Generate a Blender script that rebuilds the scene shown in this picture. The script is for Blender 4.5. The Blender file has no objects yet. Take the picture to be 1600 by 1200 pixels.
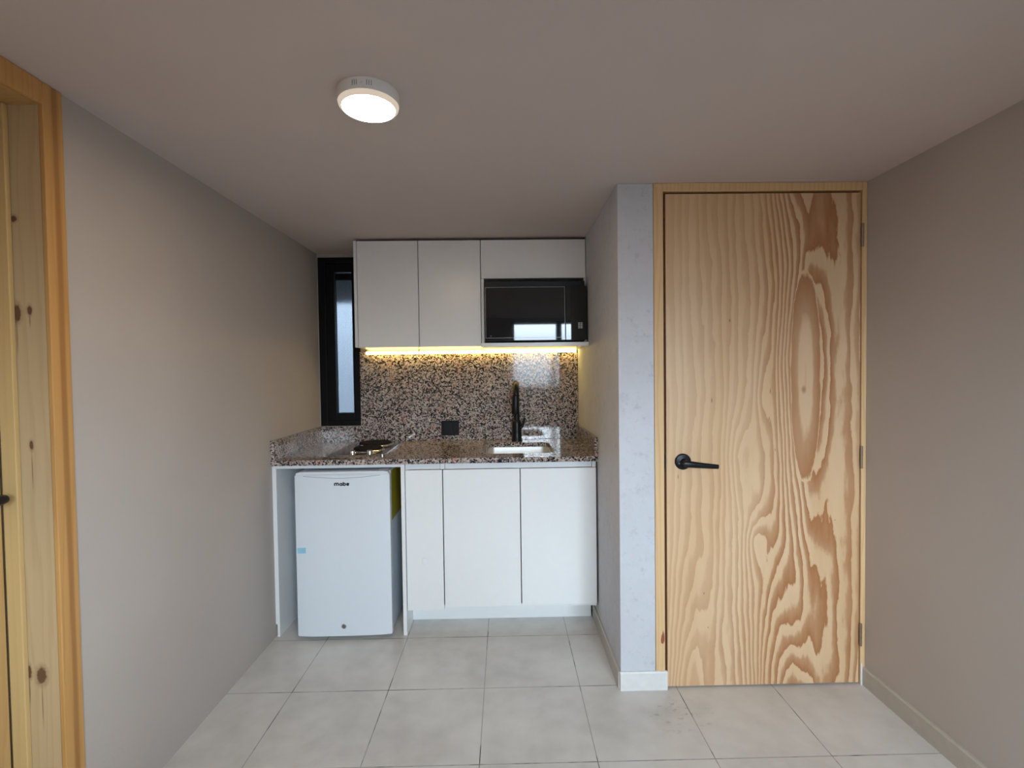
import bpy, bmesh, math, random
from mathutils import Vector, Matrix
R = math.radians
random.seed(7)
C = bpy.context.scene.collection
sc = bpy.context.scene

# ------------------------------------------------------------------ dimensions
XL, XR = -1.187, 1.503          # side walls
YD, YB, YF = 2.022, 3.160, -1.55  # door wall, kitchen wall, wall behind the camera
XA = 0.470                      # alcove side wall
ZC = 2.1034                     # ceiling
ZT = 0.905                      # worktop top

# ------------------------------------------------------------------ materials
class N:
    def __init__(s, name):
        s.m = bpy.data.materials.new(name); s.m.use_nodes = True
        s.t = s.m.node_tree; s.t.nodes.clear()
        s.out = s.n('ShaderNodeOutputMaterial')
    def n(s, typ, **kw):
        o = s.t.nodes.new(typ)
        for k, v in kw.items(): setattr(o, k, v)
        return o
    def l(s, a, b): s.t.links.new(a, b)
    def setin(s, node, i, v):
        if hasattr(v, 'is_linked') or isinstance(v, bpy.types.NodeSocket): s.l(v, node.inputs[i])
        else: node.inputs[i].default_value = v
    def math(s, op, a, b=0.0, c=None, clamp=False):
        o = s.n('ShaderNodeMath', operation=op); o.use_clamp = clamp
        s.setin(o, 0, a); s.setin(o, 1, b)
        if c is not None: s.setin(o, 2, c)
        return o.outputs[0]
    def coords(s):
        tc = s.n('ShaderNodeTexCoord'); sp = s.n('ShaderNodeSeparateXYZ')
        s.l(tc.outputs['Object'], sp.inputs[0]); return tc.outputs['Object'], sp.outputs
    def scaled(s, vec, v3):
        o = s.n('ShaderNodeVectorMath', operation='MULTIPLY'); s.l(vec, o.inputs[0]); o.inputs[1].default_value = v3
        return o.outputs[0]
    def noise(s, vec, scale, detail=3, rough=.5, dist=0):
        o = s.n('ShaderNodeTexNoise'); s.l(vec, o.inputs['Vector']); o.inputs['Scale'].default_value = scale
        o.inputs['Detail'].default_value = detail; o.inputs['Roughness'].default_value = rough; o.inputs['Distortion'].default_value = dist
        return o.outputs['Fac']
    def ramp(s, fac, stops, interp='LINEAR'):
        o = s.n('ShaderNodeValToRGB'); o.color_ramp.interpolation = interp
        e = o.color_ramp.elements
        while len(e) < len(stops): e.new(0.5)
        for k, (p, c) in enumerate(stops):
            e[k].position = p; e[k].color = (*c, 1) if len(c) == 3 else c
        s.l(fac, o.inputs[0]); return o.outputs[0]
    def mix(s, fac, a, b):
        o = s.n('ShaderNodeMix', data_type='RGBA')
        s.setin(o, 0, fac)
        for i, v in ((6, a), (7, b)):
            if isinstance(v, bpy.types.NodeSocket): s.l(v, o.inputs[i])
            else: o.inputs[i].default_value = (*v, 1)
        return o.outputs[2]
    def bsdf(s, color, rough=.5, metal=0, spec=.5, coat=0, bump=None, bstr=.1, bdist=.002):
        b = s.n('ShaderNodeBsdfPrincipled')
        if isinstance(color, bpy.types.NodeSocket): s.l(color, b.inputs['Base Color'])
        else: b.inputs['Base Color'].default_value = (*color, 1)
        s.setin(b, 'Roughness', rough) if not isinstance(rough, bpy.types.NodeSocket) else s.l(rough, b.inputs['Roughness'])
        b.inputs['Metallic'].default_value = metal
        b.inputs['Specular IOR Level'].default_value = spec
        b.inputs['Coat Weight'].default_value = coat
        if bump is not None:
            bn = s.n('ShaderNodeBump'); bn.inputs['Strength'].default_value = bstr; bn.inputs['Distance'].default_value = bdist
            s.l(bump, bn.inputs['Height']); s.l(bn.outputs[0], b.inputs['Normal'])
        s.l(b.outputs[0], s.out.inputs[0]); return b

def plain(name, col, rough=.5, metal=0, spec=.5, coat=0, var=.04, vscale=30):
    m = N(name); vec, _ = m.coords()
    f = m.noise(vec, vscale, 3)
    d = tuple(c * (1 - var) for c in col); u = tuple(min(1, c * (1 + var)) for c in col)
    m.bsdf(m.ramp(f, [(.3, d), (.7, u)]), rough, metal, spec, coat)
    return m.m

def plaster(name, col, blot, bstr=.15, pits=False, rough=.75):
    m = N(name); vec, _ = m.coords()
    big = m.noise(vec, 2.2, 4, .55); fine = m.noise(vec, 60, 5, .65)
    c = m.ramp(big, [(.3, blot), (.7, col)])
    if pits:
        v = m.noise(vec, 26, 5, .75)
        p = m.ramp(v, [(.56, (0, 0, 0)), (.70, (1, 1, 1))])
        c = m.mix(m.math('MULTIPLY', m.ramp(m.noise(vec, 9, 4, .7), [(.45, (0, 0, 0)), (.7, (1, 1, 1))]), .25), c, tuple(x * .75 for x in col))
        c = m.mix(m.math('MULTIPLY', p, .5), c, tuple(x * .62 for x in col))
    m.bsdf(c, rough, 0, .3, bump=fine, bstr=bstr, bdist=.003)
    return m.m

def granite(name):
    m = N(name); vec, _ = m.coords()
    w = m.n('ShaderNodeTexNoise'); w.inputs['Scale'].default_value = 120; m.l(vec, w.inputs['Vector'])
    mm = m.n('ShaderNodeVectorMath', operation='MULTIPLY_ADD'); m.l(w.outputs['Color'], mm.inputs[0])
    mm.inputs[1].default_value = (.007,) * 3; m.l(vec, mm.inputs[2])
    v = m.n('ShaderNodeTexVoronoi'); v.inputs['Scale'].default_value = 150; m.l(mm.outputs[0], v.inputs['Vector'])
    sp = m.n('ShaderNodeSeparateColor'); m.l(v.outputs['Color'], sp.inputs[0])
    patch = m.noise(vec, 7, 2)
    sel = m.math('ADD', sp.outputs[0], m.math('MULTIPLY', m.math('SUBTRACT', patch, .5), .25))
    c = m.ramp(sel, [(0, (.014, .014, .016)), (.25, (.045, .044, .046)), (.33, (.17, .15, .14)), (.50, (.37, .285, .25)),
                     (.70, (.46, .36, .32)), (.86, (.52, .47, .44)), (1, (.64, .60, .58))], 'CONSTANT')
    pink = m.ramp(m.noise(vec, 16, 1), [(.66, (0, 0, 0)), (.74, (1, 1, 1))])
    c = m.mix(m.math('MULTIPLY', pink, .45), c, (.46, .22, .18))
    m.bsdf(c, .07, 0, .5)
    return m.m

def tiles(name):
    m = N(name); vec, s = m.coords()
    S = 0.4053
    def line(coord, off):
        a = m.math('FRACT', m.math('DIVIDE', m.math('SUBTRACT', coord, off), S))
        return m.math('MULTIPLY', m.math('MINIMUM', a, m.math('SUBTRACT', 1.0, a)), S)
    d = m.math('MINIMUM', line(s[0], -.1038 - 4 * S), line(s[1], 2.0496 - 10 * S))
    g = m.math('LESS_THAN', d, .0017)
    cl = m.noise(vec, 2.6, 4, .55); cl2 = m.noise(vec, 11, 3, .5)
    c = m.ramp(m.math('ADD', m.math('MULTIPLY', cl, .7), m.math('MULTIPLY', cl2, .3)),
               [(.34, (.50, .475, .445)), (.50, (.60, .57, .54)), (.64, (.66, .635, .605))])
    dirt = m.ramp(m.noise(vec, 5.5, 3, .6), [(.50, (.36, .34, .32)), (.57, (.16, .15, .14)), (.64, (.04, .036, .034))])
    c = m.mix(g, c, dirt)
    # scuffs and crumbs near the pine door
    dx = m.math('SUBTRACT', s[0], .66); dy = m.math('SUBTRACT', s[1], 1.86)
    r = m.math('SQRT', m.math('ADD', m.math('POWER', dx, 2), m.math('POWER', m.math('MULTIPLY', dy, 1.3), 2)))
    near = m.ramp(r, [(.02, (1, 1, 1)), (.16, (0, 0, 0))])
    spot = m.ramp(m.noise(m.scaled(vec, (1, 1.6, 1)), 22, 4, .7), [(.56, (0, 0, 0)), (.66, (1, 1, 1))])
    c = m.mix(m.math('MULTIPLY', m.math('MULTIPLY', near, spot), .6), c, (.16, .12, .10))
    rough = .27
    inv = m.math('SUBTRACT', 1.0, g)
    m.bsdf(c, rough, 0, .5, bump=inv, bstr=.25, bdist=.0015)
    return m.m

def pine(name, pale, late, knots=(), period=.016, axis=0, streak=None, cont=1.0, rough=.58):
    """straight-grained pine; knots = (across, z, rx, rz, tail)"""
    m = N(name); vec, s = m.coords()
    a = s[axis]
    long = m.noise(m.scaled(vec, (9, 9, .7)), 1.0, 3, .55)
    fine = m.noise(m.scaled(vec, (150, 150, 3.0)), 1.0, 3, .6)
    F = m.math('ADD', m.math('DIVIDE', a, period), m.math('MULTIPLY', long, 6.0))
    F = m.math('ADD', F, m.math('MULTIPLY', fine, .5))
    fr = m.math('FRACT', F)
    ring = m.ramp(fr, [(0, (0, 0, 0)), (.55, (.25, .25, .25)), (.85, (1, 1, 1)), (.97, (.1, .1, .1))])
    c = m.mix(m.math('MULTIPLY', ring, .45 * cont), pale, late)
    if streak:
        p0, w, col = streak
        d = m.math('ABSOLUTE', m.math('SUBTRACT', a, m.math('ADD', p0, m.math('MULTIPLY', long, .012))))
        k = m.ramp(d, [(w * .45, (1, 1, 1)), (w, (0, 0, 0))])
        c = m.mix(m.math('MULTIPLY', k, .75), c, col)
    c = m.mix(m.math('MULTIPLY', fine, .18), c, late)
    for (ka, kz, rx, rz, tail) in knots:
        dx = m.math('DIVIDE', m.math('SUBTRACT', a, ka), rx); dz = m.math('DIVIDE', m.math('SUBTRACT', s[2], kz), rz)
        d = m.math('SQRT', m.math('ADD', m.math('POWER', dx, 2), m.math('POWER', dz, 2)))
        d = m.math('ADD', d, m.math('MULTIPLY', m.math('SUBTRACT', m.noise(vec, 120, 2), .5), .7))
        c = m.mix(m.ramp(m.math('MULTIPLY', d, .5), [(.40, (.92, .92, .92)), (.55, (.30, .30, .30)), (.9, (0, 0, 0))]), c, (.10, .04, .018))
        if tail:
            tz = m.math('DIVIDE', m.math('SUBTRACT', s[2], kz + tail / 2), abs(tail) / 2)
            tx = m.math('DIVIDE', m.math('SUBTRACT', a, ka), .0022)
            t = m.math('SQRT', m.math('ADD', m.math('POWER', tx, 2), m.math('POWER', tz, 2)))
            c = m.mix(m.ramp(t, [(.3, (.7, .7, .7)), (1, (0, 0, 0))]), c, (.16, .08, .035))
    m.bsdf(c, rough, 0, .35, bump=fine, bstr=.06, bdist=.001)
    return m.m

def plywood(name):
    """rotary-cut pine veneer: contour lines of a slope with long bumps, as the figure on the door"""
    m = N(name); vec, s = m.coords()
    x, z = s[0], s[2]
    wob = m.math('SUBTRACT', m.noise(m.scaled(vec, (7, 1, 1.3)), 1.0, 3, .55), .5)
    wob2 = m.math('SUBTRACT', m.noise(m.scaled(vec, (45, 1, 11)), 1.0, 4, .6), .5)
    fine = m.noise(m.scaled(vec, (300, 1, 7)), 1.0, 2, .6)
    def bump(A, x0, wx, z0, wup, wdn, shear=0, pw=1.6, flat=1.0):
        dz = m.math('SUBTRACT', z, z0)
        up = m.math('DIVIDE', m.math('MAXIMUM', dz, 0.0), wup); dn = m.math('DIVIDE', m.math('MAXIMUM', m.math('MULTIPLY', dz, -1.0), 0.0), wdn)
        q = m.math('POWER', m.math('ADD', up, dn), pw)
        xs = m.math('SUBTRACT', m.math('SUBTRACT', x, x0), m.math('MULTIPLY', dz, shear))
        p = m.math('POWER', m.math('DIVIDE', m.math('ABSOLUTE', xs), wx), 2.0)
        return m.math('MULTIPLY', m.math('EXPONENT', m.math('MULTIPLY', m.math('POWER', m.math('ADD', p, q), flat), -1.0)), A)
    F = m.math('MULTIPLY', x, 26.0)
    F = m.math('SUBTRACT', F, m.math('MULTIPLY', m.math('MAXIMUM', m.math('SUBTRACT', x, .60), 0.0), 6.0))
    for b in [(4.9, .585, .100, 1.36, .50, .70, 0.0, 1.5, 1.4),
              (5.4, .50, .135, -.08, .50, .5, -.16, 1.5, 1.2),
              (4.4, .085, .08, -.10, .50, .5, 0.0, 1.6, 1.2),
              (4.6, .55, .11, 2.30, .4, .36, .10, 1.5, 1.4),
              (2.6, .375, .045, .62, .12, .16, 0.0, 1.6),
              (2.2, .31, .06, .98, .22, .25, 0.0, 1.6),
              (1.5, .40, .04, 1.22, .16, .18, 0.0, 1.6)]:
        F = m.math('ADD', F, bump(*b))
    F = m.math('ADD', F, m.math('MULTIPLY', wob, 3.0))
    F = m.math('ADD', F, m.math('MULTIPLY', wob2, .55))
    fr = m.math('FRACT', F)
    ring = m.ramp(fr, [(0, (0, 0, 0)), (.33, (.08, .08, .08)), (.50, (.66, .66, .66)), (.90, (1, 1, 1)), (.955, (.05, .05, .05))])
    # the long brown oval with a pale core on the right half
    ex = m.math('DIVIDE', m.math('SUBTRACT', x, m.math('ADD', .583, m.math('MULTIPLY', wob, .02))), .064)
    ez = m.math('DIVIDE', m.math('SUBTRACT', z, 1.305), .445)
    ed = m.math('SQRT', m.math('ADD', m.math('POWER', ex, 2), m.math('POWER', m.math('ABSOLUTE', ez), 2.4)))
    ed = m.math('ADD', ed, m.math('ADD', m.math('MULTIPLY', wob2, .22), m.math('MULTIPLY', wob, .25)))
    oval = m.ramp(ed, [(.0, (.30, .30, .30)), (.12, (.05, .05, .05)), (.42, (.08, .08, .08)), (.56, (.62, .62, .62)), (.93, (.95, .95, .95)), (.97, (.05, .05, .05))])
    ring = m.mix(m.ramp(ed, [(.985, (1, 1, 1)), (1.0, (0, 0, 0))]), ring, oval)
    # how strong the figure is: faint at upper left, strong towards the right and the foot
    con = m.math('ADD', .36, m.math('MULTIPLY', m.math('DIVIDE', x, .8), .75), clamp=False)
    low = m.math('MULTIPLY', m.math('SUBTRACT', 1.2, z), .30)
    con = m.math('ADD', con, m.math('MAXIMUM', low, 0.0))
    edge = m.math('ABSOLUTE', m.math('SUBTRACT', x, .585))
    con = m.math('MULTIPLY', con, m.ramp(edge, [(.12, (1, 1, 1)), (.22, (.55, .55, .55))]))
    con = m.math('MULTIPLY', con, m.math('ADD', .55, m.noise(m.scaled(vec, (5, 1, 1.5)), 1.0, 2)), clamp=True)
    tone = m.ramp(m.noise(m.scaled(vec, (6, 1, .8)), 1.0, 2), [(.35, (.68, .445, .25)), (.65, (.74, .52, .325))])
    c = m.mix(m.math('MULTIPLY', ring, con), tone, (.38, .15, .055))
    c = m.mix(m.math('MULTIPLY', fine, .16), c, (.42, .26, .12))
    for (kx, kz, rx, rz) in [(.048, .893, .0022, .012), (.265, 1.54, .004, .009), (.435, 1.245, .0025, .017), (.19, 1.21, .003, .014), (.43, 1.13, .0025, .012),
                             (.155, .40, .003, .006), (.172, .255, .003, .004), (.575, 1.25, .013, .022), (.708, .70, .003, .003), (.455, 1.0, .002, .008)]:
        dx = m.math('DIVIDE', m.math('SUBTRACT', x, kx), rx); dz = m.math('DIVIDE', m.math('SUBTRACT', z, kz), rz)
        d = m.math('SQRT', m.math('ADD', m.math('POWER', dx, 2), m.math('POWER', dz, 2)))
        big = rx > .01
        c = m.mix(m.ramp(d, [(.3, (.55,) * 3 if big else (.85,) * 3), (1, (0, 0, 0))]), c, (.22, .09, .03))
    m.bsdf(c, .31, 0, .6, bump=fine, bstr=.05, bdist=.001)
    return m.m

def emissive(name, col, strength):
    m = N(name); e = m.n('ShaderNodeEmission'); e.inputs[0].default_value = (*col, 1); e.inputs[1].default_value = strength
    m.l(e.outputs[0], m.out.inputs[0]); return m.m

def clear_glass(name):
    m = N(name); t = m.n('ShaderNodeBsdfTransparent'); t.inputs[0].default_value = (.95, .97, .97, 1)
    g = m.n('ShaderNodeBsdfGlossy'); g.inputs['Roughness'].default_value = .02
    f = m.n('ShaderNodeFresnel'); f.inputs[0].default_value = 1.45; mx = m.n('ShaderNodeMixShader')
    m.l(f.outputs[0], mx.inputs[0]); m.l(t.outputs[0], mx.inputs[1]); m.l(g.outputs[0], mx.inputs[2]); m.l(mx.outputs[0], m.out.inputs[0])
    return m.m

def frosted_glass(name):
    m = N(name); b = m.bsdf((.54, .56, .58), .20, 0, .3)
    b.inputs['Transmission Weight'].default_value = 1.0; b.inputs['IOR'].default_value = 1.2
    return m.m

M = dict(
    wall=plaster('painted plaster greige', (.47, .42, .385), (.45, .40, .37)),
    ceil=plaster('painted plaster ceiling', (.62, .545, .52), (.60, .525, .50), .12),
    pillar=plaster('rough white plaster', (.62, .625, .67), (.55, .555, .595), .5, True),
    skirt=plain('ceramic skirting', (.46, .42, .37), .35),
    skirt_white=plain('white painted skirting', (.70, .69, .68), .45),
    tiles=tiles('floor tiles'),
    granite=granite('speckled granite'),
    white=plain('white melamine', (.80, .805, .81), .28, var=.008),
    rail=plain('white aluminium rail', (.72, .73, .745), .35, var=.01),
    grey_face=plain('white lacquered cabinet face', (.82, .81, .80), .28, var=.008),
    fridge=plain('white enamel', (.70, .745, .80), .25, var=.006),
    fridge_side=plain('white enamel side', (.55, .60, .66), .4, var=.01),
    gasket=plain('grey gasket', (.25, .26, .28), .6),
    black=plain('matt black metal', (.006, .006, .008), .36, spec=.3),
    frame=plain('black window frame', (.004, .004, .005), .45, spec=.2),
    plastic=plain('black plastic', (.006, .007, .009), .30, spec=.25),
    dark=plain('painted gap shade', (.01, .01, .01), .8),  # near black stands in for the shade in the door gaps
    glassblack=plain('black glass', (.008, .009, .011), .03, spec=.7, var=0),
    steel=plain('brushed steel', (.86, .86, .86), .40, 1.0, var=.03, vscale=80),
    hob=plain('steel hob plate', (.50, .49, .48), .16, 1.0, var=.02),
    chrome=plain('chrome', (.8, .8, .8), .07, 1.0, var=0),
    iron=plain('cast iron plate', (.015, .013, .012), .8, spec=.1),
    plastic_white=plain('white lamp housing', (.80, .78, .76), .4, var=.01),
    yellow=plain('yellow energy label', (.30, .25, .012), .5),  # yellow darkened: the niche's shade is put into the colour
    tape=plain('pale blue tape', (.30, .58, .74), .4),
    ink=plain('dark lettering', (.01, .01, .012), .5),
    silver=plain('silver trim', (.28, .28, .28), .35, .6),
    button=plain('pale key print', (.42, .42, .42), .5),
    hinge=plain('worn hinge', (.30, .22, .16), .4, .7),
    knot=plain('red knot', (.30, .08, .025), .5),
    frame_pine=pine('pine door frame', (.74, .50, .27), (.50, .27, .10), period=.02, cont=.8),
    jamb_pine=pine('pine jamb with knots', (.52, .375, .21), (.38, .25, .12), period=.028, cont=.7,
                   knots=[(.040, 1.508, .012, .022, -.12), (.074, 1.515, .006, .012, -.05), (.066, 1.163, .005, .012, -.13),
                          (.070, .55, .013, .022, -.16), (.038, .56, .006, .018, -.10), (.016, 1.752, .009, .009, 0), (.042, 1.752, .008, .008, 0)]),
    casing_pine=pine('orange pine casing', (.55, .30, .10), (.38, .17, .05), period=.02, axis=1, streak=(.028, .012, (.28, .12, .035)), cont=.8),
    stop_pine=pine('pale pine stop', (.56, .385, .17), (.46, .28, .11), period=.03, cont=.6),
    leaf_pine=pine('pine door leaf', (.50, .32, .13), (.36, .19, .07), period=.022, axis=1, cont=.8),
    ply=plywood('pine plywood'),
    glass=clear_glass('window glass'), frost=frosted_glass('frosted glass'),
    lamp=emissive('warm lamp diffuser', (1.0, .78, .50), 66.0),
    ring=emissive('painted rim glow', (1.0, .83, .66), .38),  # faint emission stands in for the diffuser's glow on the rim
    led=emissive('yellow led diffuser', (1.0, .70, .20), 9.0),
    ledbody=plain('aluminium profile', (.6, .55, .45), .35, .6),
    outside=plain('outside render', (.058, .064, .070), .9),  # kept dull so the added walls dim the frosted pane
    outdark=plain('added dark slab', (.035, .037, .042), .9),  # near black so the added slab darkens the upper pane
)

# ------------------------------------------------------------------ mesh helpers (all coordinates are world coordinates)
def box(bm, x0, x1, y0, y1, z0, z1, bev=0.0, seg=2):
    t = bmesh.new()
    bmesh.ops.create_cube(t, size=1)
    for v in t.verts:
        v.co = Vector((x0 + (v.co.x + .5) * (x1 - x0), y0 + (v.co.y + .5) * (y1 - y0), z0 + (v.co.z + .5) * (z1 - z0)))
    if bev: bmesh.ops.bevel(t, geom=t.edges[:], offset=bev, segments=seg, profile=.5, affect='EDGES')
    me = bpy.data.meshes.new('t'); t.to_mesh(me); t.free(); bm.from_mesh(me); bpy.data.meshes.remove(me)
    return bm
def B(*a, **k): return box(bmesh.new(), *a, **k)
def ring_pts(c, u, v, r, n, ph=0): return [c + u * (r * math.cos(ph + 2 * math.pi * i / n)) + v * (r * math.sin(ph + 2 * math.pi * i / n)) for i in range(n)]
def tube(bm, pts, radii, n=20, caps=True, flat=None):
    pts = [Vector(p) for p in pts]
    if not hasattr(radii, '__len__'): radii = [radii] * len(pts)
    rings = []; ref = None
    for i, p in enumerate(pts):
        d = (pts[min(i + 1, len(pts) - 1)] - pts[max(i - 1, 0)]).normalized()
        if ref is None: ref = Vector((0, 0, 1)) if abs(d.z) < .9 else Vector((1, 0, 0))
        u = (ref - d * ref.dot(d)).normalized(); ref = u; v = d.cross(u)
        fu, fv = flat[i] if flat else (1, 1)
        rings.append([bm.verts.new(p + u * (fu * radii[i] * math.cos(2 * math.pi * k / n)) + v * (fv * radii[i] * math.sin(2 * math.pi * k / n))) for k in range(n)])
    for a, b in zip(rings, rings[1:]):
        for k in range(n): bm.faces.new((a[k], a[(k + 1) % n], b[(k + 1) % n], b[k]))
    if caps: bm.faces.new(rings[0][::-1]); bm.faces.new(rings[-1])
    bmesh.ops.recalc_face_normals(bm, faces=bm.faces)
    return bm
def lathe(bm, c, axis, prof, n=40):
    """prof = [(r, h)...] along axis"""
    c = Vector(c); axis = Vector(axis).normalized()
    u = axis.orthogonal().normalized(); v = axis.cross(u); rings = []
    for r, h in prof:
        if r < 1e-6: rings.append([bm.verts.new(c + axis * h)])
        else: rings.append([bm.verts.new(p + axis * h) for p in ring_pts(c, u, v, r, n)])
    for a, b in zip(rings, rings[1:]):
        if len(a) == 1 and len(b) == 1: continue
        for k in range(n):
            k2 = (k + 1) % n
            if len(a) == 1: bm.faces.new((a[0], b[k2], b[k]))
            elif len(b) == 1: bm.faces.new((a[k], a[k2], b[0]))
            else: bm.faces.new((a[k], a[k2], b[k2], b[k]))
    bmesh.ops.recalc_face_normals(bm, faces=bm.faces)
    return bm
def prism(bm, poly, axis, a, b):
    """extrude a 2D polygon along 'x','y' or 'z' from a to b"""
    def P(p, t): return {'x': (t, p[0], p[1]), 'y': (p[0], t, p[1]), 'z': (p[0], p[1], t)}[axis]
    lo = [bm.verts.new(P(p, a)) for p in poly]; hi = [bm.verts.new(P(p, b)) for p in poly]
    n = len(poly)
    for k in range(n): bm.faces.new((lo[k], lo[(k + 1) % n], hi[(k + 1) % n], hi[k]))
    bm.faces.new(lo[::-1]); bm.faces.new(hi)
    bmesh.ops.recalc_face_normals(bm, faces=bm.faces)
    return bm
def rrect(x0, x1, y0, y1, r, n=8):
    out = []
    for cx, cy, a0 in ((x1 - r, y1 - r, 0), (x0 + r, y1 - r, 90), (x0 + r, y0 + r, 180), (x1 - r, y0 + r, 270)):
        for i in range(n + 1):
            a = R(a0 + 90 * i / n); out.append((cx + r * math.cos(a), cy + r * math.sin(a)))
    return out
def plate_hole(bm, outer, inner, z0, z1):
    vo = [[bm.verts.new((x, y, z)) for x, y in outer] for z in (z0, z1)]
    vi = [[bm.verts.new((x, y, z)) for x, y in inner] for z in (z0, z1)]
    for L in (vo, vi):
        n = len(L[0])
        for k in range(n): bm.faces.new((L[0][k], L[0][(k + 1) % n], L[1][(k + 1) % n], L[1][k]))
    for i in (0, 1):
        ed = []
        for L in (vo[i], vi[i]):
            for k in range(len(L)): ed.append(bm.edges.get((L[k], L[(k + 1) % len(L)])))
        bmesh.ops.triangle_fill(bm, use_beauty=True, edges=ed)
    bmesh.ops.recalc_face_normals(bm, faces=bm.faces)
    return bm
def obj(name, bm, mat, parent=None, label=None, smooth=False):
    off = Vector((0, 0, 0)); p = parent
    while p is not None: off += p.location; p = p.parent
    for v in bm.verts: v.co -= off
    me = bpy.data.meshes.new(name); bm.to_mesh(me); bm.free()
    me.materials.append(M[mat])
    if smooth:
        for f in me.polygons: f.use_smooth = True
        try: me.set_sharp_from_angle(angle=R(35))
        except Exception: pass
    o = bpy.data.objects.new(name, me); C.objects.link(o)
    if parent is not None: o.parent = parent
    if label: o['label'] = label
    return o
def thing(name, label, cat, loc, group=None, kind=None):
    o = bpy.data.objects.new(name, None); C.objects.link(o); o.location = loc; o.empty_display_size = .1
    o['label'] = label; o['category'] = cat
    if group: o['group'] = group
    if kind: o['kind'] = kind
    return o
def struct(name, bm, mat, label, cat):
    o = obj(name, bm, mat); o['kind'] = 'structure'; o['label'] = label; o['category'] = cat; return o

# ------------------------------------------------------------------ the room shell
W = .16
DY0, DY1 = .45, 1.300            # left door opening along the wall
DX = XL - .121
struct('floor', B(XL - .26, XR + W, YF - W, YB + W, -.08, 0), 'tiles', 'pale grey square floor tiles with thin grout lines', 'floor')
struct('ceiling', B(XL - .26, XR + W, YF - W, YB + W, ZC, ZC + .10), 'ceil', 'flat greyish painted ceiling', 'ceiling')
bm = B(XL - W, XL, YF, DY0 - .058, 0, ZC); box(bm, XL - W, XL, DY1 + .058, YB, 0, ZC)
struct('wall_left', bm, 'wall', 'smooth greige wall at the left with the knotty pine doorway', 'wall')
gy0, gy1, gz0, gz1 = -1.40, -.45, 1.06, 2.02
bm = B(XR, XR + W, YF, gy0, 0, ZC); box(bm, XR, XR + W, gy1, YB, 0, ZC); box(bm, XR, XR + W, gy0, gy1, gz1, ZC); box(bm, XR, XR + W, gy0, gy1, 0, gz0)
struct('wall_right', bm, 'wall', 'plain greige wall at the right of the plywood door', 'wall')
# kitchen wall with the opening of the narrow window
wx0, wx1, wz0, wz1 = -1.180, -.921, 1.006, 2.079
bm = B(wx1, XR, YB, YB + W, 0, ZC); box(bm, XL - .0, wx0, YB, YB + W, 0, ZC)
box(bm, wx0, wx1, YB, YB + W, 0, wz0); box(bm, wx0, wx1, YB, YB + W, wz1, ZC)
struct('wall_back', bm, 'wall', 'wall behind the kitchenette', 'wall')
# partition between alcove and the plywood door
struct('wall_alcove', B(XA, .618, YD, YB, 0, ZC, bev=.003), 'pillar', 'rough bluish white plaster wall end between kitchenette and plywood door', 'wall')
struct('wall_gap_backing', B(.618, XR, YD + .115, YD + .135, 0, ZC), 'dark', 'added dark backing that blackens the gaps of the plywood door', 'wall')  # unseen sheet added so the leaf gap reads dark
# wall behind the camera with the sliding window
vx0, vx1, vz0, vz1 = .10, 1.42, 1.06, 2.06
bm = B(XL, vx0, YF - W, YF, 0, ZC); box(bm, vx1, XR, YF - W, YF, 0, ZC)
box(bm, vx0, vx1, YF - W, YF, 0, vz0); box(bm, vx0, vx1, YF - W, YF, vz1, ZC)
struct('wall_front', bm, 'wall', 'wall behind the camera with a wide window', 'wall')

# skirtings
def skirt_poly(t, h): return [(0, 0), (t, 0), (t, h - .006), (t - .004, h), (0, h)]
bm = prism(bmesh.new(), [(XR - x, z) for x, z in skirt_poly(.012, .076)], 'y', YF + .001, YD - .001)
for v in bm.verts: pass
struct('baseboard_right', bm, 'skirt', 'low beige ceramic skirting along the right wall', 'baseboard')
bm = prism(bmesh.new(), [(YD - x, z) for x, z in skirt_poly(.012, .078)], 'x', XA - .004, .664)
struct('baseboard_alcove', bm, 'skirt_white', 'short white skirting at the foot of the plaster wall end', 'baseboard')
bm = prism(bmesh.new(), [(XA - x, z) for x, z in skirt_poly(.010, .076)], 'y', YD + .001, 2.64)
struct('baseboard_side', bm, 'skirt', 'greige skirting along the alcove side wall', 'baseboard')

# ------------------------------------------------------------------ window_1: narrow black frosted window beside the cabinets
w = thing('window_1', 'narrow black framed frosted window beside the wall cabinets', 'window', (wx0, YB, wz0), kind='structure')
def frame_bm(x0, x1, y0, y1, z0, z1, l, r, b, t):
    bm = B(x0, x0 + l, y0, y1, z0, z1, bev=.002); box(bm, x1 - r, x1, y0, y1, z0, z1, bev=.002)
    box(bm, x0 + l, x1 - r, y0, y1, z0, z0 + b, bev=.002); box(bm, x0 + l, x1 - r, y0, y1, z1 - t, z1, bev=.002); return bm
obj('window_frame', frame_bm(wx0, wx1, YB - .008, YB + .06, wz0, wz1, .045, .020, .035, .040), 'frame', w)
obj('sash', frame_bm(wx0 + .0455, wx1 - .0205, YB - .002, YB + .045, wz0 + .0355, wz1 - .0405, .055, .028, .047, .052), 'frame', w)
obj('pane', B(wx0 + .098, wx1 - .046, YB + .018, YB + .023, wz0 + .08, wz1 - .09), 'frost', w, 'frosted glass, lighter below')
# outside of it: unseen walls and slab, added to dim the pane
bm = B(-4.2, 1.5, 6.0, 6.1, -.5, 4.2); box(bm, -4.3, -4.2, YB + W, 6.1, -.5, 4.2); box(bm, 1.5, 1.6, YB + W, 6.1, -.5, 4.2); box(bm, -4.2, 1.5, YB + W, 6.0, -.5, -.4)
struct('wall_outside_added', bm, 'outside', 'added dull blue grey walls outside that dim the narrow window', 'wall')
struct('pane_shade_slab', B(-4.2, 1.5, YB + W, 4.40, 1.965, 2.12), 'outdark', 'added dark slab outside that darkens the top of the narrow window', 'slab')

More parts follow.
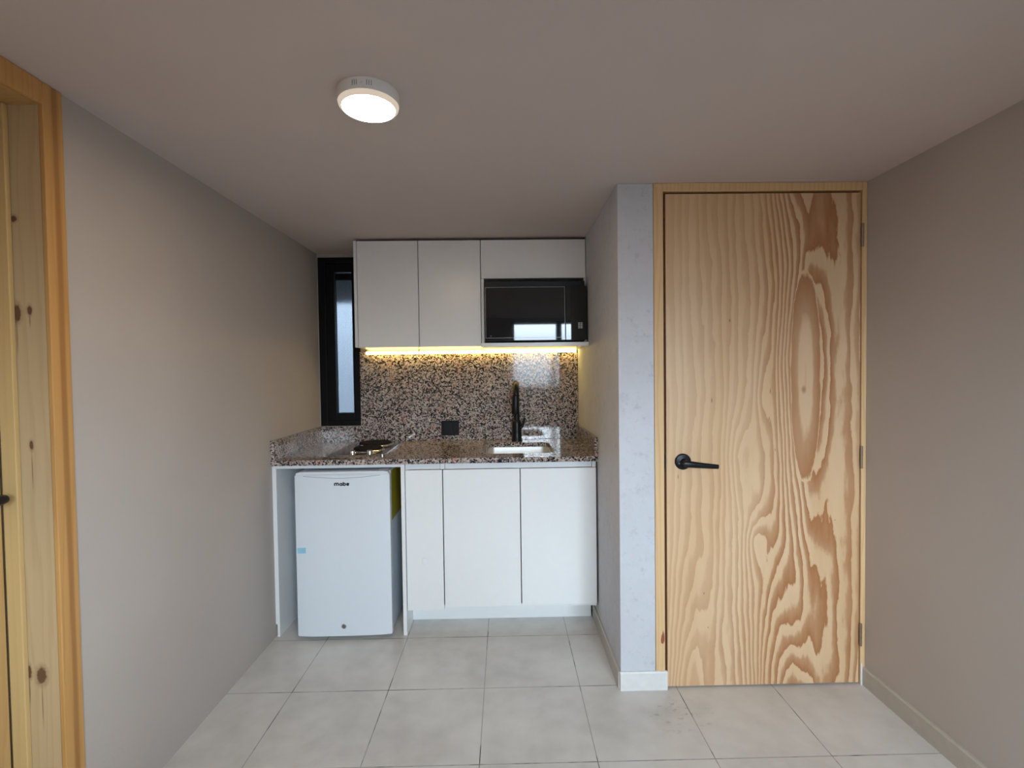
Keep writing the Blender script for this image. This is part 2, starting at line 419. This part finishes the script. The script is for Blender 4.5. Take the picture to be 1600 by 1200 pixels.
# window_2 behind the camera, seen only as a reflection
w = thing('window_2', 'wide dark framed sliding window behind the camera', 'window', (vx0, YF, vz0), kind='structure')
obj('window_frame', frame_bm(vx0, vx1, YF - .09, YF - .02, vz0, vz1, .045, .045, .045, .045), 'frame', w)
obj('mullion', B(.745, .825, YF - .085, YF - .025, vz0 + .045, vz1 - .045), 'frame', w)
for a, b in ((vx0 + .045, .745), (.825, vx1 - .045)):
    obj('pane', B(a, b, YF - .058, YF - .052, vz0 + .045, vz1 - .045), 'glass', w)

# window_3: window in the right wall, behind the camera
w = thing('window_3', 'wide dark framed window in the right wall behind the camera', 'window', (XR, gy0, gz0), kind='structure')
bm = bmesh.new()
for a, b, c_, d_ in ((gy0, gy0 + .05, gz0, gz1), (gy1 - .05, gy1, gz0, gz1), (gy0 + .05, gy1 - .05, gz0, gz0 + .05), (gy0 + .05, gy1 - .05, gz1 - .05, gz1)):
    box(bm, XR + .03, XR + .09, a, b, c_ + .0005, d_)
obj('window_frame', bm, 'frame', w)
obj('mullion', B(XR + .035, XR + .085, (gy0 + gy1) / 2 - .03, (gy0 + gy1) / 2 + .03, gz0 + .0505, gz1 - .0505), 'frame', w)
obj('pane', B(XR + .058, XR + .063, gy0 + .0505, (gy0 + gy1) / 2 - .0305, gz0 + .0505, gz1 - .0505), 'glass', w)
obj('pane', B(XR + .058, XR + .063, (gy0 + gy1) / 2 + .0305, gy1 - .0505, gz0 + .0505, gz1 - .0505), 'glass', w)

# ------------------------------------------------------------------ door_1: pine doorway in the left wall
d = thing('door_1', 'pine doorway with knotty jamb and recessed leaf at the left edge', 'door', (DX, DY1, 0), kind='structure')
# casing around the opening, flush with the wall face
obj('casing', B(XL - .006, XL + .006, DY1, DY1 + .057, 0, ZC - .001, bev=.002), 'casing_pine', d, 'orange pine casing with a darker streak')
obj('casing', B(XL - .006, XL + .006, DY0 - .057, DY0, 0, ZC - .001, bev=.002), 'casing_pine', d)
obj('casing', B(XL - .006, XL + .006, DY0, DY1, ZC - .060, ZC - .001, bev=.002), 'casing_pine', d)
jb = B(DX - .058, XL - .0065, DY1, DY1 + .035, 0, ZC - .001)
struct('wall_leak_block', B(DX - .075, DX - .060, DY0 - .06, DY1 + .058, 0, ZC), 'dark', 'added dark backing that stops light leaking past the left pine door', 'wall')  # unseen sheet added to block outside light at the leaf edge
obj('jamb', jb, 'jamb_pine', d, 'pale pine jamb with dark knots')
obj('jamb', B(DX - .058, XL - .0065, DY0 - .035, DY0, 0, ZC - .001), 'jamb_pine', d)
obj('head_jamb', B(DX - .058, XL - .0065, DY0, DY1, ZC - .060, ZC - .001), 'leaf_pine', d)
obj('door_stop', B(DX, DX + .038, DY1 - .014, DY1 - .0005, 0, ZC - .061, bev=.002), 'stop_pine', d)
obj('door_stop', B(DX, DX + .038, DY0 + .0005, DY0 + .014, 0, ZC - .061, bev=.002), 'stop_pine', d)
lf = obj('door_leaf', B(DX - .040, DX - .001, DY0 + .004, DY1 - .0165, .006, ZC - .066, bev=.002), 'leaf_pine', d)
rose = lathe(bmesh.new(), (DX - .001, DY1 - .066, 1.035), (1, 0, 0), [(0, 0), (.030, 0), (.030, .006), (.026, .010), (.012, .012), (.011, .045), (0, .045)])
hd = obj('door_handle', rose, 'black', lf, 'black round rose', smooth=True)
lv = tube(bmesh.new(), [(DX + .044, DY1 - .052, 1.035), (DX + .046, DY1 - .066, 1.035), (DX + .047, DY1 - .12, 1.034), (DX + .045, DY1 - .19, 1.031)], [.011, .013, .010, .009], 16)
obj('door_lever', lv, 'black', lf, 'black lever', smooth=True)

# ------------------------------------------------------------------ door_2: plywood door
d = thing('door_2', 'tall pine plywood door with bold grain and black lever handle', 'door', (.668, YD, 0), kind='structure')
FY0, FY1 = YD - .004, YD + .10
bm = B(.6185, .657, FY0, FY1, 0, ZC - .001, bev=.0015)
obj('door_frame', bm, 'frame_pine', d)
obj('door_frame', B(1.483, XR - .0005, FY0, FY1, 0, ZC - .001, bev=.0015), 'frame_pine', d)
obj('door_frame', B(.6572, 1.4828, FY0, FY1, 2.069, ZC - .001, bev=.0015), 'frame_pine', d)
obj('gap_shade_strip', B(.6572, .667, YD + .045, FY1, 0, 2.068), 'dark', d, 'dark strip painting the shaded gap beside the leaf')  # solid strip, shade of the gap painted as near black
obj('painted_foot', B(1.4835, XR - .0127, YD - .0065, YD - .0042, 0, .092), 'skirt_white', d, 'white paint on the foot of the frame')
leaf = obj('door_leaf', B(.668, 1.4795, YD + .001, YD + .037, .007, 2.060, bev=.0012), 'ply', d)
# handle: rose, neck and tapering lever
hc = (.735, YD + .001, .957)
hd = obj('door_handle', lathe(bmesh.new(), hc, (0, -1, 0), [(0, 0), (.0335, 0), (.0335, .006), (.030, .010), (.014, .0125), (.013, .040), (.0125, .046), (0, .048)], 48), 'black', leaf, 'round black rose', smooth=True)
bm = bmesh.new()
P = [(.722, YD - .052, .9565), (.735, YD - .054, .9560), (.765, YD - .055, .9530), (.80, YD - .054, .9490), (.835, YD - .053, .9455), (.862, YD - .052, .9430)]
tube(bm, P, [.0125, .0140, .0125, .0110, .0100, .0090], 18, flat=[(1, .6)] * 6)
obj('door_lever', bm, 'black', leaf, 'black lever pointing right', smooth=True)
obj('keyhole', lathe(bmesh.new(), (.717, YD - .0095, .951), (0, -1, 0), [(0, 0), (.0035, 0), (.0035, .002), (0, .002)], 16), 'silver', leaf)
obj('latch_plate', B(.6665, .6677, YD + .004, YD + .030, .925, .985), 'silver', leaf)
for hz in (1.885, .965, .215):
    bm = tube(bmesh.new(), [(1.4815, YD - .007, hz - .047), (1.4815, YD - .007, hz + .047)], .0052, 12)
    for k in range(4):
        tube(bm, [(1.4815, YD - .007, hz - .028 + k * .019 - .0008), (1.4815, YD - .007, hz - .028 + k * .019 + .0008)], .0058, 12)
    obj('hinge', bm, 'hinge', d, smooth=True)
# a dark knot on the left frame member
bm = prism(bmesh.new(), [(.640, .196), (.648, .192), (.653, .205), (.654, .222), (.651, .240), (.648, .250), (.6455, .236), (.642, .228), (.639, .210)], 'y', FY0 - .0009, FY0 - .0002)
obj('wood_knot', bm, 'knot', d, 'reddish brown knot')

# ------------------------------------------------------------------ fridge surround and base cabinet
YC = 2.495
t = thing('fridge_surround', 'white panel niche framing the small fridge under the worktop', 'cabinet', (-.86, YC + .3, 0))
bm = prism(bmesh.new(), [(XL + .001, .064), (XL + .001, .877), (-1.166, .877), (-1.166, 0), (XL + .009, 0), (XL + .009, .064)], 'y', YC, YB - .001)
obj('side_panel', bm, 'white', t)
obj('side_panel', B(-.534, -.516, YC - .012, YB - .001, 0, .877, bev=.0008), 'white', t)
obj('top_rail', B(-1.1655, -.5345, YC + .002, YC + .08, .861, .877, bev=.0006), 'white', t)

t = thing('sink_cabinet', 'white three door base cabinet under the sink', 'cabinet', (-.03, YC + .3, 0))
bm = B(-.515, -.498, YC + .020, 3.13, .12, .876); box(bm, .444, .4615, YC + .020, 3.13, .12, .876)
box(bm, -.498, .444, YC + .022, 3.13, .12, .138); box(bm, -.498, .444, 3.115, 3.13, .138, .876)
obj('carcass', bm, 'white', t)
obj('plinth', B(-.515, .4535, 2.640, 2.656, .0005, .119), 'white', t)
obj('grip_rail', B(-.5145, -.337, YC + .012, YC + .0195, .846, .876, bev=.0008), 'rail', t)
obj('grip_rail', B(-.312, .440, YC + .012, YC + .0195, .846, .876, bev=.0008), 'rail', t)
obj('rail_block', B(-.335, -.314, YC + .009, YC + .0195, .846, .876, bev=.0008), 'white', t)
obj('rail_block', B(.442, .4615, YC + .009, YC + .0195, .846, .876, bev=.0008), 'white', t)
dr = obj('door', B(-.513, -.3265, YC, YC + .018, .122, .8435, bev=.001), 'white', t, 'narrow white door with a round cap')
obj('cover_cap', lathe(bmesh.new(), (-.420, YC, .377), (0, -1, 0), [(0, 0), (.0165, 0), (.0165, .0045), (.0145, .0060), (0, .0065)], 32), 'white', dr, smooth=True)
obj('door', B(-.3215, .0695, YC, YC + .018, .135, .8435, bev=.001), 'white', t)
obj('door', B(.0740, .4605, YC, YC + .018, .140, .8435, bev=.001), 'white', t)

# ------------------------------------------------------------------ worktop with upstands
YS = 2.480
t = thing('worktop', 'speckled pink grey granite worktop with low upstands', 'worktop', (-.36, YS, .88))
SX0, SX1, SY0, SY1 = -.108, .262, 2.600, 2.995
hole = rrect(SX0, SX1, SY0, SY1, .045)
obj('slab', plate_hole(bmesh.new(), [(XL + .001, YS), (XA - .001, YS), (XA - .001, YB - .001), (XL + .001, YB - .001)], hole, .8785, ZT), 'granite', t)
obj('upstand', B(XL + .0005, XL + .019, YS, YB - .021, ZT + .0003, 1.006, bev=.001), 'granite', t)
obj('upstand', B(XL + .0005, -.922, YB - .020, YB - .0005, ZT + .0003, 1.002, bev=.001), 'granite', t)
bm = B(XA - .018, XA - .0005, YS + .002, YB - .021, ZT + .0003, 1.000, bev=.001)
obj('upstand', bm, 'granite', t)
t = obj('backsplash', B(-.921, XA - .001, YB - .020, YB - .0005, ZT + .0004, 1.4772, bev=.001), 'granite')
t['label'] = 'tall speckled granite backsplash between worktop and wall cabinets'; t['category'] = 'backsplash'

# ------------------------------------------------------------------ sink
t = thing('sink', 'small rectangular stainless steel sink set under the worktop', 'sink', ((SX0 + SX1) / 2, (SY0 + SY1) / 2, .72))
bm = bmesh.new(); loops = []
for (g, z) in ((-.012, .8778), (.003, .8778), (.003, .870), (.006, .76), (.030, .728), (.10, .722)):
    r = max(.02, .045 - g * .2)
    loops.append([bm.verts.new((x, y, z)) for x, y in rrect(SX0 + g, SX1 - g, SY0 + g, SY1 - g, r)])
for a, b in zip(loops, loops[1:]):
    n = len(a)
    for k in range(n): bm.faces.new((a[k], a[(k + 1) % n], b[(k + 1) % n], b[k]))
bm.faces.new(loops[-1])
bmesh.ops.recalc_face_normals(bm, faces=bm.faces)
o = obj('basin', bm, 'steel', t, smooth=True)
md = o.modifiers.new('thick', 'SOLIDIFY'); md.thickness = .001; md.offset = -1
obj('drain', lathe(bmesh.new(), ((SX0 + SX1) / 2, (SY0 + SY1) / 2, .7225), (0, 0, 1), [(0, .001), (.02, .001), (.024, .003), (.04, .003), (.042, 0), (0, 0)], 32), 'chrome', t, smooth=True)

# ------------------------------------------------------------------ faucet
fx, fy = .071, 3.070
t = thing('faucet', 'tall matt black pull-down kitchen faucet behind the sink', 'faucet', (fx, fy, ZT))
obj('base', lathe(bmesh.new(), (fx, fy, ZT + .0002), (0, 0, 1), [(0, 0), (.034, 0), (.034, .005), (.030, .012), (.029, .060), (.028, .110), (.024, .128), (.0185, .135), (0, .135)], 40), 'black', t, smooth=True)
arc = []; rr = .078; zc = 1.200
arc.append((fx, fy, ZT + .13)); arc.append((fx, fy, 1.12)); arc.append((fx, fy, 1.17))
for i in range(0, 17):
    a = math.pi * i / 16
    arc.append((fx - .006 * (1 - math.cos(a)) / 2, fy - rr * (1 - math.cos(a)), zc + rr * .85 * math.sin(a)))
obj('spout', tube(bmesh.new(), arc, [.0175] * 3 + [.0175 - .0015 * i / 16 for i in range(17)], 20), 'black', t, smooth=True)
ey = fy - 2 * rr; ex = fx - .008
obj('spray_head', tube(bmesh.new(), [(ex, ey, 1.198), (ex, ey + .001, 1.18), (ex - .001, ey + .002, 1.14), (ex - .002, ey + .003, 1.098), (ex - .002, ey + .004, 1.09)], [.0165, .0190, .0215, .0245, .0220], 24), 'black', t, smooth=True)
bm = tube(bmesh.new(), [(fx + .018, fy - .004, .985), (fx + .034, fy - .008, .999), (fx + .042, fy - .010, 1.018), (fx + .050, fy - .014, 1.052)], [.0125, .0110, .0075, .0062], 18)
obj('lever', bm, 'black', t, smooth=True)

# ------------------------------------------------------------------ hob
hx0, hx1, hy0, hy1 = -.940, -.640, 2.585, 3.095
t = thing('electric_hob', 'stainless two plate electric hob set in the worktop', 'hob', ((hx0 + hx1) / 2, (hy0 + hy1) / 2, ZT))
bm = prism(bmesh.new(), rrect(hx0, hx1, hy0, hy1, .014, 5), 'z', ZT + .0004, ZT + .007)
bmesh.ops.bevel(bm, geom=[e for e in bm.edges if all(v.co.z > ZT + .006 for v in e.verts)], offset=.003, segments=2, affect='EDGES')
obj('hob_plate', bm, 'hob', t, smooth=True)
for (cx, cy, r) in ((-.768, 2.745, .078), (-.782, 2.955, .094)):
    p = obj('hotplate', lathe(bmesh.new(), (cx, cy, ZT + .0075), (0, 0, 1), [(0, .0), (r - .006, 0), (r, .004), (r, .013), (r - .003, .016), (r * .35, .0155), (r * .33, .0135), (0, .0135)], 56), 'iron', t, 'dark round cast iron plate', smooth=True)
    obj('trim_ring', lathe(bmesh.new(), (cx, cy, ZT + .0073), (0, 0, 1), [(r + .001, .0), (r + .012, 0), (r + .0115, .003), (r + .004, .008), (r + .001, .008), (r + .001, 0)], 56), 'chrome', p, smooth=True)
for kx in (-.820, -.728):
    obj('knob', lathe(bmesh.new(), (kx, 2.628, ZT + .0073), (0, 0, 1), [(0, 0), (.0165, 0), (.0165, .012), (.0145, .017), (0, .018)], 28), 'chrome', t, smooth=True)

# ------------------------------------------------------------------ power outlet
t = thing('power_outlet', 'black rectangular power outlet on the granite backsplash', 'outlet', (-.353, YB - .020, .935))
pl = obj('cover_plate', B(-.410, -.297, YB - .0285, YB - .0204, .937, 1.033, bev=.003), 'plastic', t)
obj('socket', B(-.388, -.335, YB - .0300, YB - .0286, .953, 1.017, bev=.0008), 'plastic', t)
obj('socket', B(-.331, -.308, YB - .0300, YB - .0286, .953, 1.017, bev=.0008), 'plastic', t)

# ------------------------------------------------------------------ wall cabinets
YU = 2.800; ZU0, ZU1 = 1.488, 2.088
t = thing('wall_cabinet', 'white two door wall cabinet to the left of the microwave', 'cabinet', (-.49, YU + .17, ZU0))
bm = B(-.845, -.829, YU - .001, YB - .001, ZU0, ZU1); box(bm, -.146, -.131, YU + .02, YB - .001, ZU0, ZU1)
box(bm, -.829, -.146, YU + .021, YB - .021, ZU0 + .001, ZU0 + .016); box(bm, -.829, -.146, YU + .021, YB - .001, ZU1 - .016, ZU1)
obj('carcass', bm, 'white', t)
obj('door', B(-.8265, -.4845, YU, YU + .018, ZU0 - .001, ZU1 - .002, bev=.001), 'grey_face', t)
obj('door', B(-.4805, -.1315, YU, YU + .018, ZU0 - .001, ZU1 - .002, bev=.001), 'grey_face', t)

t = thing('microwave_cabinet', 'white wall cabinet with lift-up flap above an open microwave niche', 'cabinet', (.17, YU + .17, ZU0))
NZ = 1.869
bm = B(-.1275, -.112, YU + .001, YB - .001, ZU0 + .016, NZ - .001); box(bm, -.1275, -.112, YU + .02, YB - .001, NZ - .001, ZU1)
box(bm, .456, .4685, YU + .001, YB - .001, ZU0 + .016, NZ - .001); box(bm, .456, .4685, YU + .02, YB - .001, NZ - .001, ZU1)
box(bm, -.112, .456, YU + .021, YB - .001, ZU1 - .016, ZU1); box(bm, -.112, .456, YU + .021, YB - .001, NZ, NZ + .016)
obj('carcass', bm, 'white', t)
obj('niche_back', B(-.1115, .4555, YB - .006, YB - .0012, ZU0 + .017, NZ - .001), 'white', t)
obj('flap_door', B(-.1275, .4660, YU, YU + .018, NZ, ZU1 - .002, bev=.001), 'grey_face', t)
obj('shelf', B(-.1275, .4685, 2.725, YB - .001, ZU0 - .010, ZU0 + .012, bev=.001), 'white', t, 'white shelf board jutting out under the microwave')

# ------------------------------------------------------------------ microwave
my = 2.738; mz0, mz1 = ZU0 + .019, 1.812
mx0, mx1 = -.106, .4535
t = thing('microwave', 'black built-in microwave oven in the wall cabinet niche', 'microwave', ((mx0 + mx1) / 2, my + .2, mz0))
obj('body', B(mx0, mx1, my + .018, my + .37, mz0 + .001, NZ - .025, bev=.003), 'plastic', t)
for fxx in (mx0 + .03, mx1 - .05):
    obj('foot', B(fxx, fxx + .02, my + .05, my + .07, ZU0 + .0125, mz0 + .0008), 'plastic', t)
split = .343
dr = obj('door', B(mx0, split - .001, my + .002, my + .0175, mz0 + .006, mz1, bev=.0015), 'glassblack', t, 'black glossy door')
e = .0013
bm = B(mx0 + .003, split - .003, my + .0008, my + .0018, mz1 - .003 - e, mz1 - .003); box(bm, mx0 + .003, split - .003, my + .0008, my + .0018, mz0 + .020, mz0 + .020 + e)
box(bm, mx0 + .003, mx0 + .003 + e, my + .0008, my + .0018, mz0 + .020 + e, mz1 - .003 - e); box(bm, split - .003 - e, split - .003, my + .0008, my + .0018, mz0 + .020 + e, mz1 - .003 - e)
obj('door_trim', bm, 'silver', dr, 'thin silver outline')
obj('lock_badge', lathe(bmesh.new(), (mx0 + .030, my + .002, mz0 + .032), (0, -1, 0), [(0, 0), (.006, 0), (.006, .0008), (0, .001)], 20), 'plastic', dr)
cp = obj('control_panel', B(split + .001, mx1 + .0085, my + .002, my + .0175, mz0 + .006, mz1, bev=.0015), 'glassblack', t, 'glossy black control panel')
obj('display', B(split + .022, mx1 - .018, my + .0012, my + .0019, mz1 - .050, mz1 - .026), 'glassblack', cp)
for r_ in range(4):
    for c_ in range(2):
        bx = split + .070 + c_ * .0135; bz = mz0 + .078 - r_ * .009 + .018
        obj('key', B(bx, bx + .011, my + .0012, my + .0019, bz, bz + .0065), 'button', cp)
pb = obj('open_button', B(split + .012, mx1 - .008, my + .0008, my + .0019, mz0 + .022, mz0 + .060, bev=.0003), 'glassblack', cp)

# ------------------------------------------------------------------ LED strip
t = thing('led_strip_light', 'glowing yellow LED strip light under the wall cabinets', 'light', (-.2, YB - .05, 1.47))
for a, b, zt in ((-.872, -.545, 1.4888), (-.538, -.1300, 1.4888), (-.1265, .455, 1.4778)):
    pr = obj('profile', B(a, b, YB - .034, YB - .0215, 1.4730, zt), 'ledbody', t)
    prof = [(YB - .046 + .0118 * math.cos(R(q)), 1.4670 + .0088 * math.sin(R(q))) for q in range(0, 360, 15)]
    obj('diffuser', prism(bmesh.new(), prof, 'x', a + .001, b - .001), 'led', pr, 'glowing yellow diffuser', smooth=True)

# ------------------------------------------------------------------ refrigerator
fx0, fx1 = -1.058, -.588
ang = R(.7)
t = thing('mini_fridge', 'small white single door fridge standing in the niche', 'fridge', ((fx0 + fx1) / 2, 2.72, 0))
FY = 2.444
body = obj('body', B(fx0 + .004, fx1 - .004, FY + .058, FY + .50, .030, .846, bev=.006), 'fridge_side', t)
obj('gasket', B(fx0 + .012, fx1 - .012, FY + .047, FY + .0575, .035, .835), 'gasket', t)
pts = []
n = 14
for i in range(n + 1):      # gently bowed door front seen from above
    u = i / n; x = fx0 + (fx1 - fx0) * u
    pts.append((x, FY + .010 * (2 * u - 1) ** 4))
poly = pts + [(fx1, FY + .046), (fx0, FY + .046)]
bm = prism(bmesh.new(), poly, 'z', .022, .838)
bmesh.ops.bevel(bm, geom=[e for e in bm.edges if abs(e.verts[0].co.z - e.verts[1].co.z) < 1e-5], offset=.004, segments=3, affect='EDGES')
door = obj('door', bm, 'fridge', t, smooth=True)
# top cap with a shallow arched grip
arch = [(fx0 + .004, .8385), (fx0 + .010, .848), (fx0 + .03, .851), (fx1 - .03, .851), (fx1 - .010, .848), (fx1 - .004, .8385)]
bm = prism(bmesh.new(), arch, 'y', FY + .008, FY + .046)
obj('top_cap', bm, 'fridge', door)
bm = bmesh.new()
tube(bm, [(fx0 + .045 + (fx1 - fx0 - .09) * i / 16, FY + .0002 + .010 * (2 * (.1 + .8 * i / 16) - 1) ** 4, .832 - .012 * math.sin(math.pi * i / 16)) for i in range(17)], .0011, 8)
obj('grip_line', bm, 'gasket', door)
hc = obj('hinge_cover', B(fx1 - .055, fx1 - .006, FY + .014, FY + .10, .8515, .858, bev=.002), 'gasket', t, 'grey hinge cover')
lk = obj('lock', lathe(bmesh.new(), (fx0 + .232, FY + .0002, .074), (0, -1, 0), [(0, 0), (.012, 0), (.012, .003), (.010, .0042), (.005, .0036), (0, .0036)], 28), 'silver', door, 'round silver lock', smooth=True)
obj('keyhole', B(fx0 + .2312, fx0 + .2330, FY - .0046, FY - .0036, .069, .079), 'ink', lk)
bm = B(0, .044, -.0006, 0, -.014, .014)
for v in bm.verts: v.co = Vector((fx0 + .006 + v.co.x, FY + .0085 + v.co.y - .006 * (v.co.x / .044), .457 + v.co.z + v.co.x * .07))
tp = obj('tape', bm, 'tape', door, 'piece of pale blue tape')
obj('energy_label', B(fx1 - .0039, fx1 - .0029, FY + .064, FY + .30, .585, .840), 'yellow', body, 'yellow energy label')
for sx in (fx0 + .03, fx1 - .06):
    for sy in (FY + .09, FY + .44):
        obj('foot', lathe(bmesh.new(), (sx + .015, sy, 0.0005), (0, 0, 1), [(0, 0), (.014, 0), (.014, .029), (0, .029)], 16), 'gasket', t)
# lettering: m a b e drawn with round strokes
def stroke(bm, pts, w, y0, y1):
    pts = [Vector(p) for p in pts]; L = []; Rr = []
    for i, p in enumerate(pts):
        dd = (pts[min(i + 1, len(pts) - 1)] - pts[max(i - 1, 0)]).normalized(); nn = Vector((-dd.y, dd.x)) * w / 2
        L.append(p + nn); Rr.append(p - nn)
    for i in range(len(pts) - 1):
        q = [L[i], L[i + 1], Rr[i + 1], Rr[i]]
        lo = [bm.verts.new((a.x, y0, a.y)) for a in q]; hi = [bm.verts.new((a.x, y1, a.y)) for a in q]
        for k in range(4): bm.faces.new((lo[k], lo[(k + 1) % 4], hi[(k + 1) % 4], hi[k]))
        bm.faces.new(lo); bm.faces.new(hi[::-1])
def arcp(cx, cz, r, a0, a1, n=14): return [(cx + r * math.cos(R(a0 + (a1 - a0) * i / n)), cz + r * math.sin(R(a0 + (a1 - a0) * i / n))) for i in range(n + 1)]
tx, tz, q = fx0 + .200, .789, .0062
wd = .0052
letters = {
    'm': [[(0, -q), (0, q)], arcp(q * .8, q * .35, q * .75, 180, 0) + [(q * 1.55, -q)], arcp(q * 2.35, q * .35, q * .75, 180, 0) + [(q * 3.1, -q)]],
    'a': [arcp(q, 0, q * .85, 0, 360, 20), [(q * 1.9, -q), (q * 1.9, q)]],
    'b': [[(0, -q), (0, q * 2.0)], arcp(q * .9, 0, q * .85, 0, 360, 20)],
    'e': [arcp(q, 0, q * .85, 0, 320, 20), [(q * .15, 0), (q * 1.85, 0)]],
}
x = tx
for ch, adv in (('m', 4.1), ('a', 2.9), ('b', 2.6), ('e', 2.5)):
    bm = bmesh.new()
    for st in letters[ch]: stroke(bm, [(x + px, tz + pz) for px, pz in st], wd, FY - .0008, FY + .0002)
    obj('letter', bm, 'ink', door, 'dark letter %s' % ch)
    x += adv * q
t.rotation_euler.z = ang

# ------------------------------------------------------------------ ceiling light
lx, ly = -.362, 1.366
t = thing('ceiling_light', 'lit round white surface-mounted ceiling light', 'light', (lx, ly, ZC))
hs = obj('housing', lathe(bmesh.new(), (lx, ly, ZC - .0003), (0, 0, -1), [(.0, 0), (.0820, 0), (.0825, .004), (.0822, .026), (.0810, .030), (.0800, .030), (0, .030)], 72), 'plastic_white', t, smooth=True)
obj('glow_ring', lathe(bmesh.new(), (lx, ly, ZC - .0304), (0, 0, -1), [(.0712, 0), (.0808, 0), (.0795, .0055), (.0750, .0100), (.0712, .0110), (.0712, 0)], 72), 'ring', t, 'bevelled rim with the diffuser glow put in as faint emission', smooth=True)
obj('diffuser', lathe(bmesh.new(), (lx, ly, ZC - .0304), (0, 0, -1), [(0, 0), (.0705, 0), (.0705, .0115), (.068, .0125), (0, .0130)], 72), 'lamp', t, 'glowing warm diffuser', smooth=True)
for a in (-22, -18, -14, 4, 8, 12):
    th = R(-90 + a + 8)
    c = Vector((lx + .0825 * math.cos(th), ly + .0825 * math.sin(th), ZC - .015)); tn = Vector((-math.sin(th), math.cos(th), 0)); nr = Vector((math.cos(th), math.sin(th), 0))
    bm = B(-.0008, .0008, -.0006, .0006, -.0065, .0065)
    for v in bm.verts: v.co = c + tn * v.co.x + nr * v.co.y + Vector((0, 0, v.co.z))
    obj('vent_slot', bm, 'gasket', hs)
bm = bmesh.new()
th = R(-90 - 5 + 8)
c = Vector((lx + .0825 * math.cos(th), ly + .0825 * math.sin(th), ZC - .016)); tn = Vector((-math.sin(th), math.cos(th), 0))
tube(bm, [c - tn * .0025 + Vector((0, 0, -.003)), c + Vector((0, 0, .003)), c + tn * .0025 + Vector((0, 0, -.003))], .0004, 6)
obj('arrow_mark', bm, 'gasket', hs)

# ------------------------------------------------------------------ daylight
wd_ = bpy.data.worlds.new('daylight'); sc.world = wd_; wd_.use_nodes = True
nt = wd_.node_tree; nt.nodes.clear()
out = nt.nodes.new('ShaderNodeOutputWorld'); bg = nt.nodes.new('ShaderNodeBackground')
tc = nt.nodes.new('ShaderNodeTexCoord'); sp = nt.nodes.new('ShaderNodeSeparateXYZ'); rp = nt.nodes.new('ShaderNodeValToRGB')
mp = nt.nodes.new('ShaderNodeMapRange'); mp.inputs[1].default_value = -1; mp.inputs[2].default_value = 1
nt.links.new(tc.outputs['Generated'], sp.inputs[0]); nt.links.new(sp.outputs[2], mp.inputs[0]); nt.links.new(mp.outputs[0], rp.inputs[0])
e = rp.color_ramp.elements
stops = [(.44, (.020, .020, .019)), (.478, (.10, .11, .12)), (.497, (.18, .21, .25)), (.53, (.28, .33, .38)), (.58, (.68, .80, .94)), (.64, (.76, .89, 1.0)), (1.0, (.55, .72, .95))]
while len(e) < len(stops): e.new(.5)
for q, (p, c) in enumerate(stops): e[q].position = p; e[q].color = (*c, 1)
nt.links.new(rp.outputs[0], bg.inputs[0]); bg.inputs[1].default_value = 29.0
nt.links.new(bg.outputs[0], out.inputs[0])
# the window opening is marked as the portal through which the sky lights the room
for loc, sx, sy, dv in ((((vx0 + vx1) / 2, YF - W - .01, (vz0 + vz1) / 2), vx1 - vx0, vz1 - vz0, (0, 1, 0)),
                        ((XR + W + .01, (gy0 + gy1) / 2, (gz0 + gz1) / 2), gy1 - gy0, gz1 - gz0, (-1, 0, 0))):
    ld = bpy.data.lights.new('window_portal', 'AREA'); ld.shape = 'RECTANGLE'; ld.size = sx; ld.size_y = sy
    ld.cycles.is_portal = True
    lo = bpy.data.objects.new('window_portal', ld); C.objects.link(lo)
    lo.location = loc; lo.rotation_euler = Vector(dv).to_track_quat('-Z', 'Y').to_euler()

# ------------------------------------------------------------------ camera
yaw, pitch, roll, f = 0.0145, -0.0253, 0.0128, 767.0
cd = bpy.data.cameras.new('camera'); cam = bpy.data.objects.new('camera', cd); C.objects.link(cam)
cd.sensor_width = 36; cd.lens = 36 * f / 1600; cd.clip_start = .02
def dirv(x, y):
    c, s = math.cos(roll), math.sin(roll); x, y = c * x - s * y, s * x + c * y
    X, Y, Z = x, 1.0, -y
    c, s = math.cos(pitch), math.sin(pitch); Y, Z = c * Y - s * Z, s * Y + c * Z
    c, s = math.cos(yaw), math.sin(yaw); X, Y = c * X + s * Y, -s * X + c * Y
    return Vector((X, Y, Z))
fw = dirv(0, 0).normalized(); rt = (dirv(1, 0) - dirv(0, 0)).normalized(); up = (dirv(0, -1) - dirv(0, 0)).normalized()
cam.matrix_world = Matrix(((rt.x, up.x, -fw.x, 0), (rt.y, up.y, -fw.y, 0), (rt.z, up.z, -fw.z, 1.34), (0, 0, 0, 1)))
sc.camera = cam

vs = sc.view_settings
sc.display_settings.display_device = 'sRGB'
vs.view_transform = 'Standard'; vs.look = 'None'; vs.gamma = 1; vs.use_curve_mapping = False; vs.exposure = 0.75
sc.cycles.use_denoising = True
sc.cycles.max_bounces = 12; sc.cycles.diffuse_bounces = 8; sc.cycles.glossy_bounces = 6; sc.cycles.transmission_bounces = 8; sc.cycles.transparent_max_bounces = 8
sc.cycles.sample_clamp_indirect = 10; sc.cycles.blur_glossy = .5
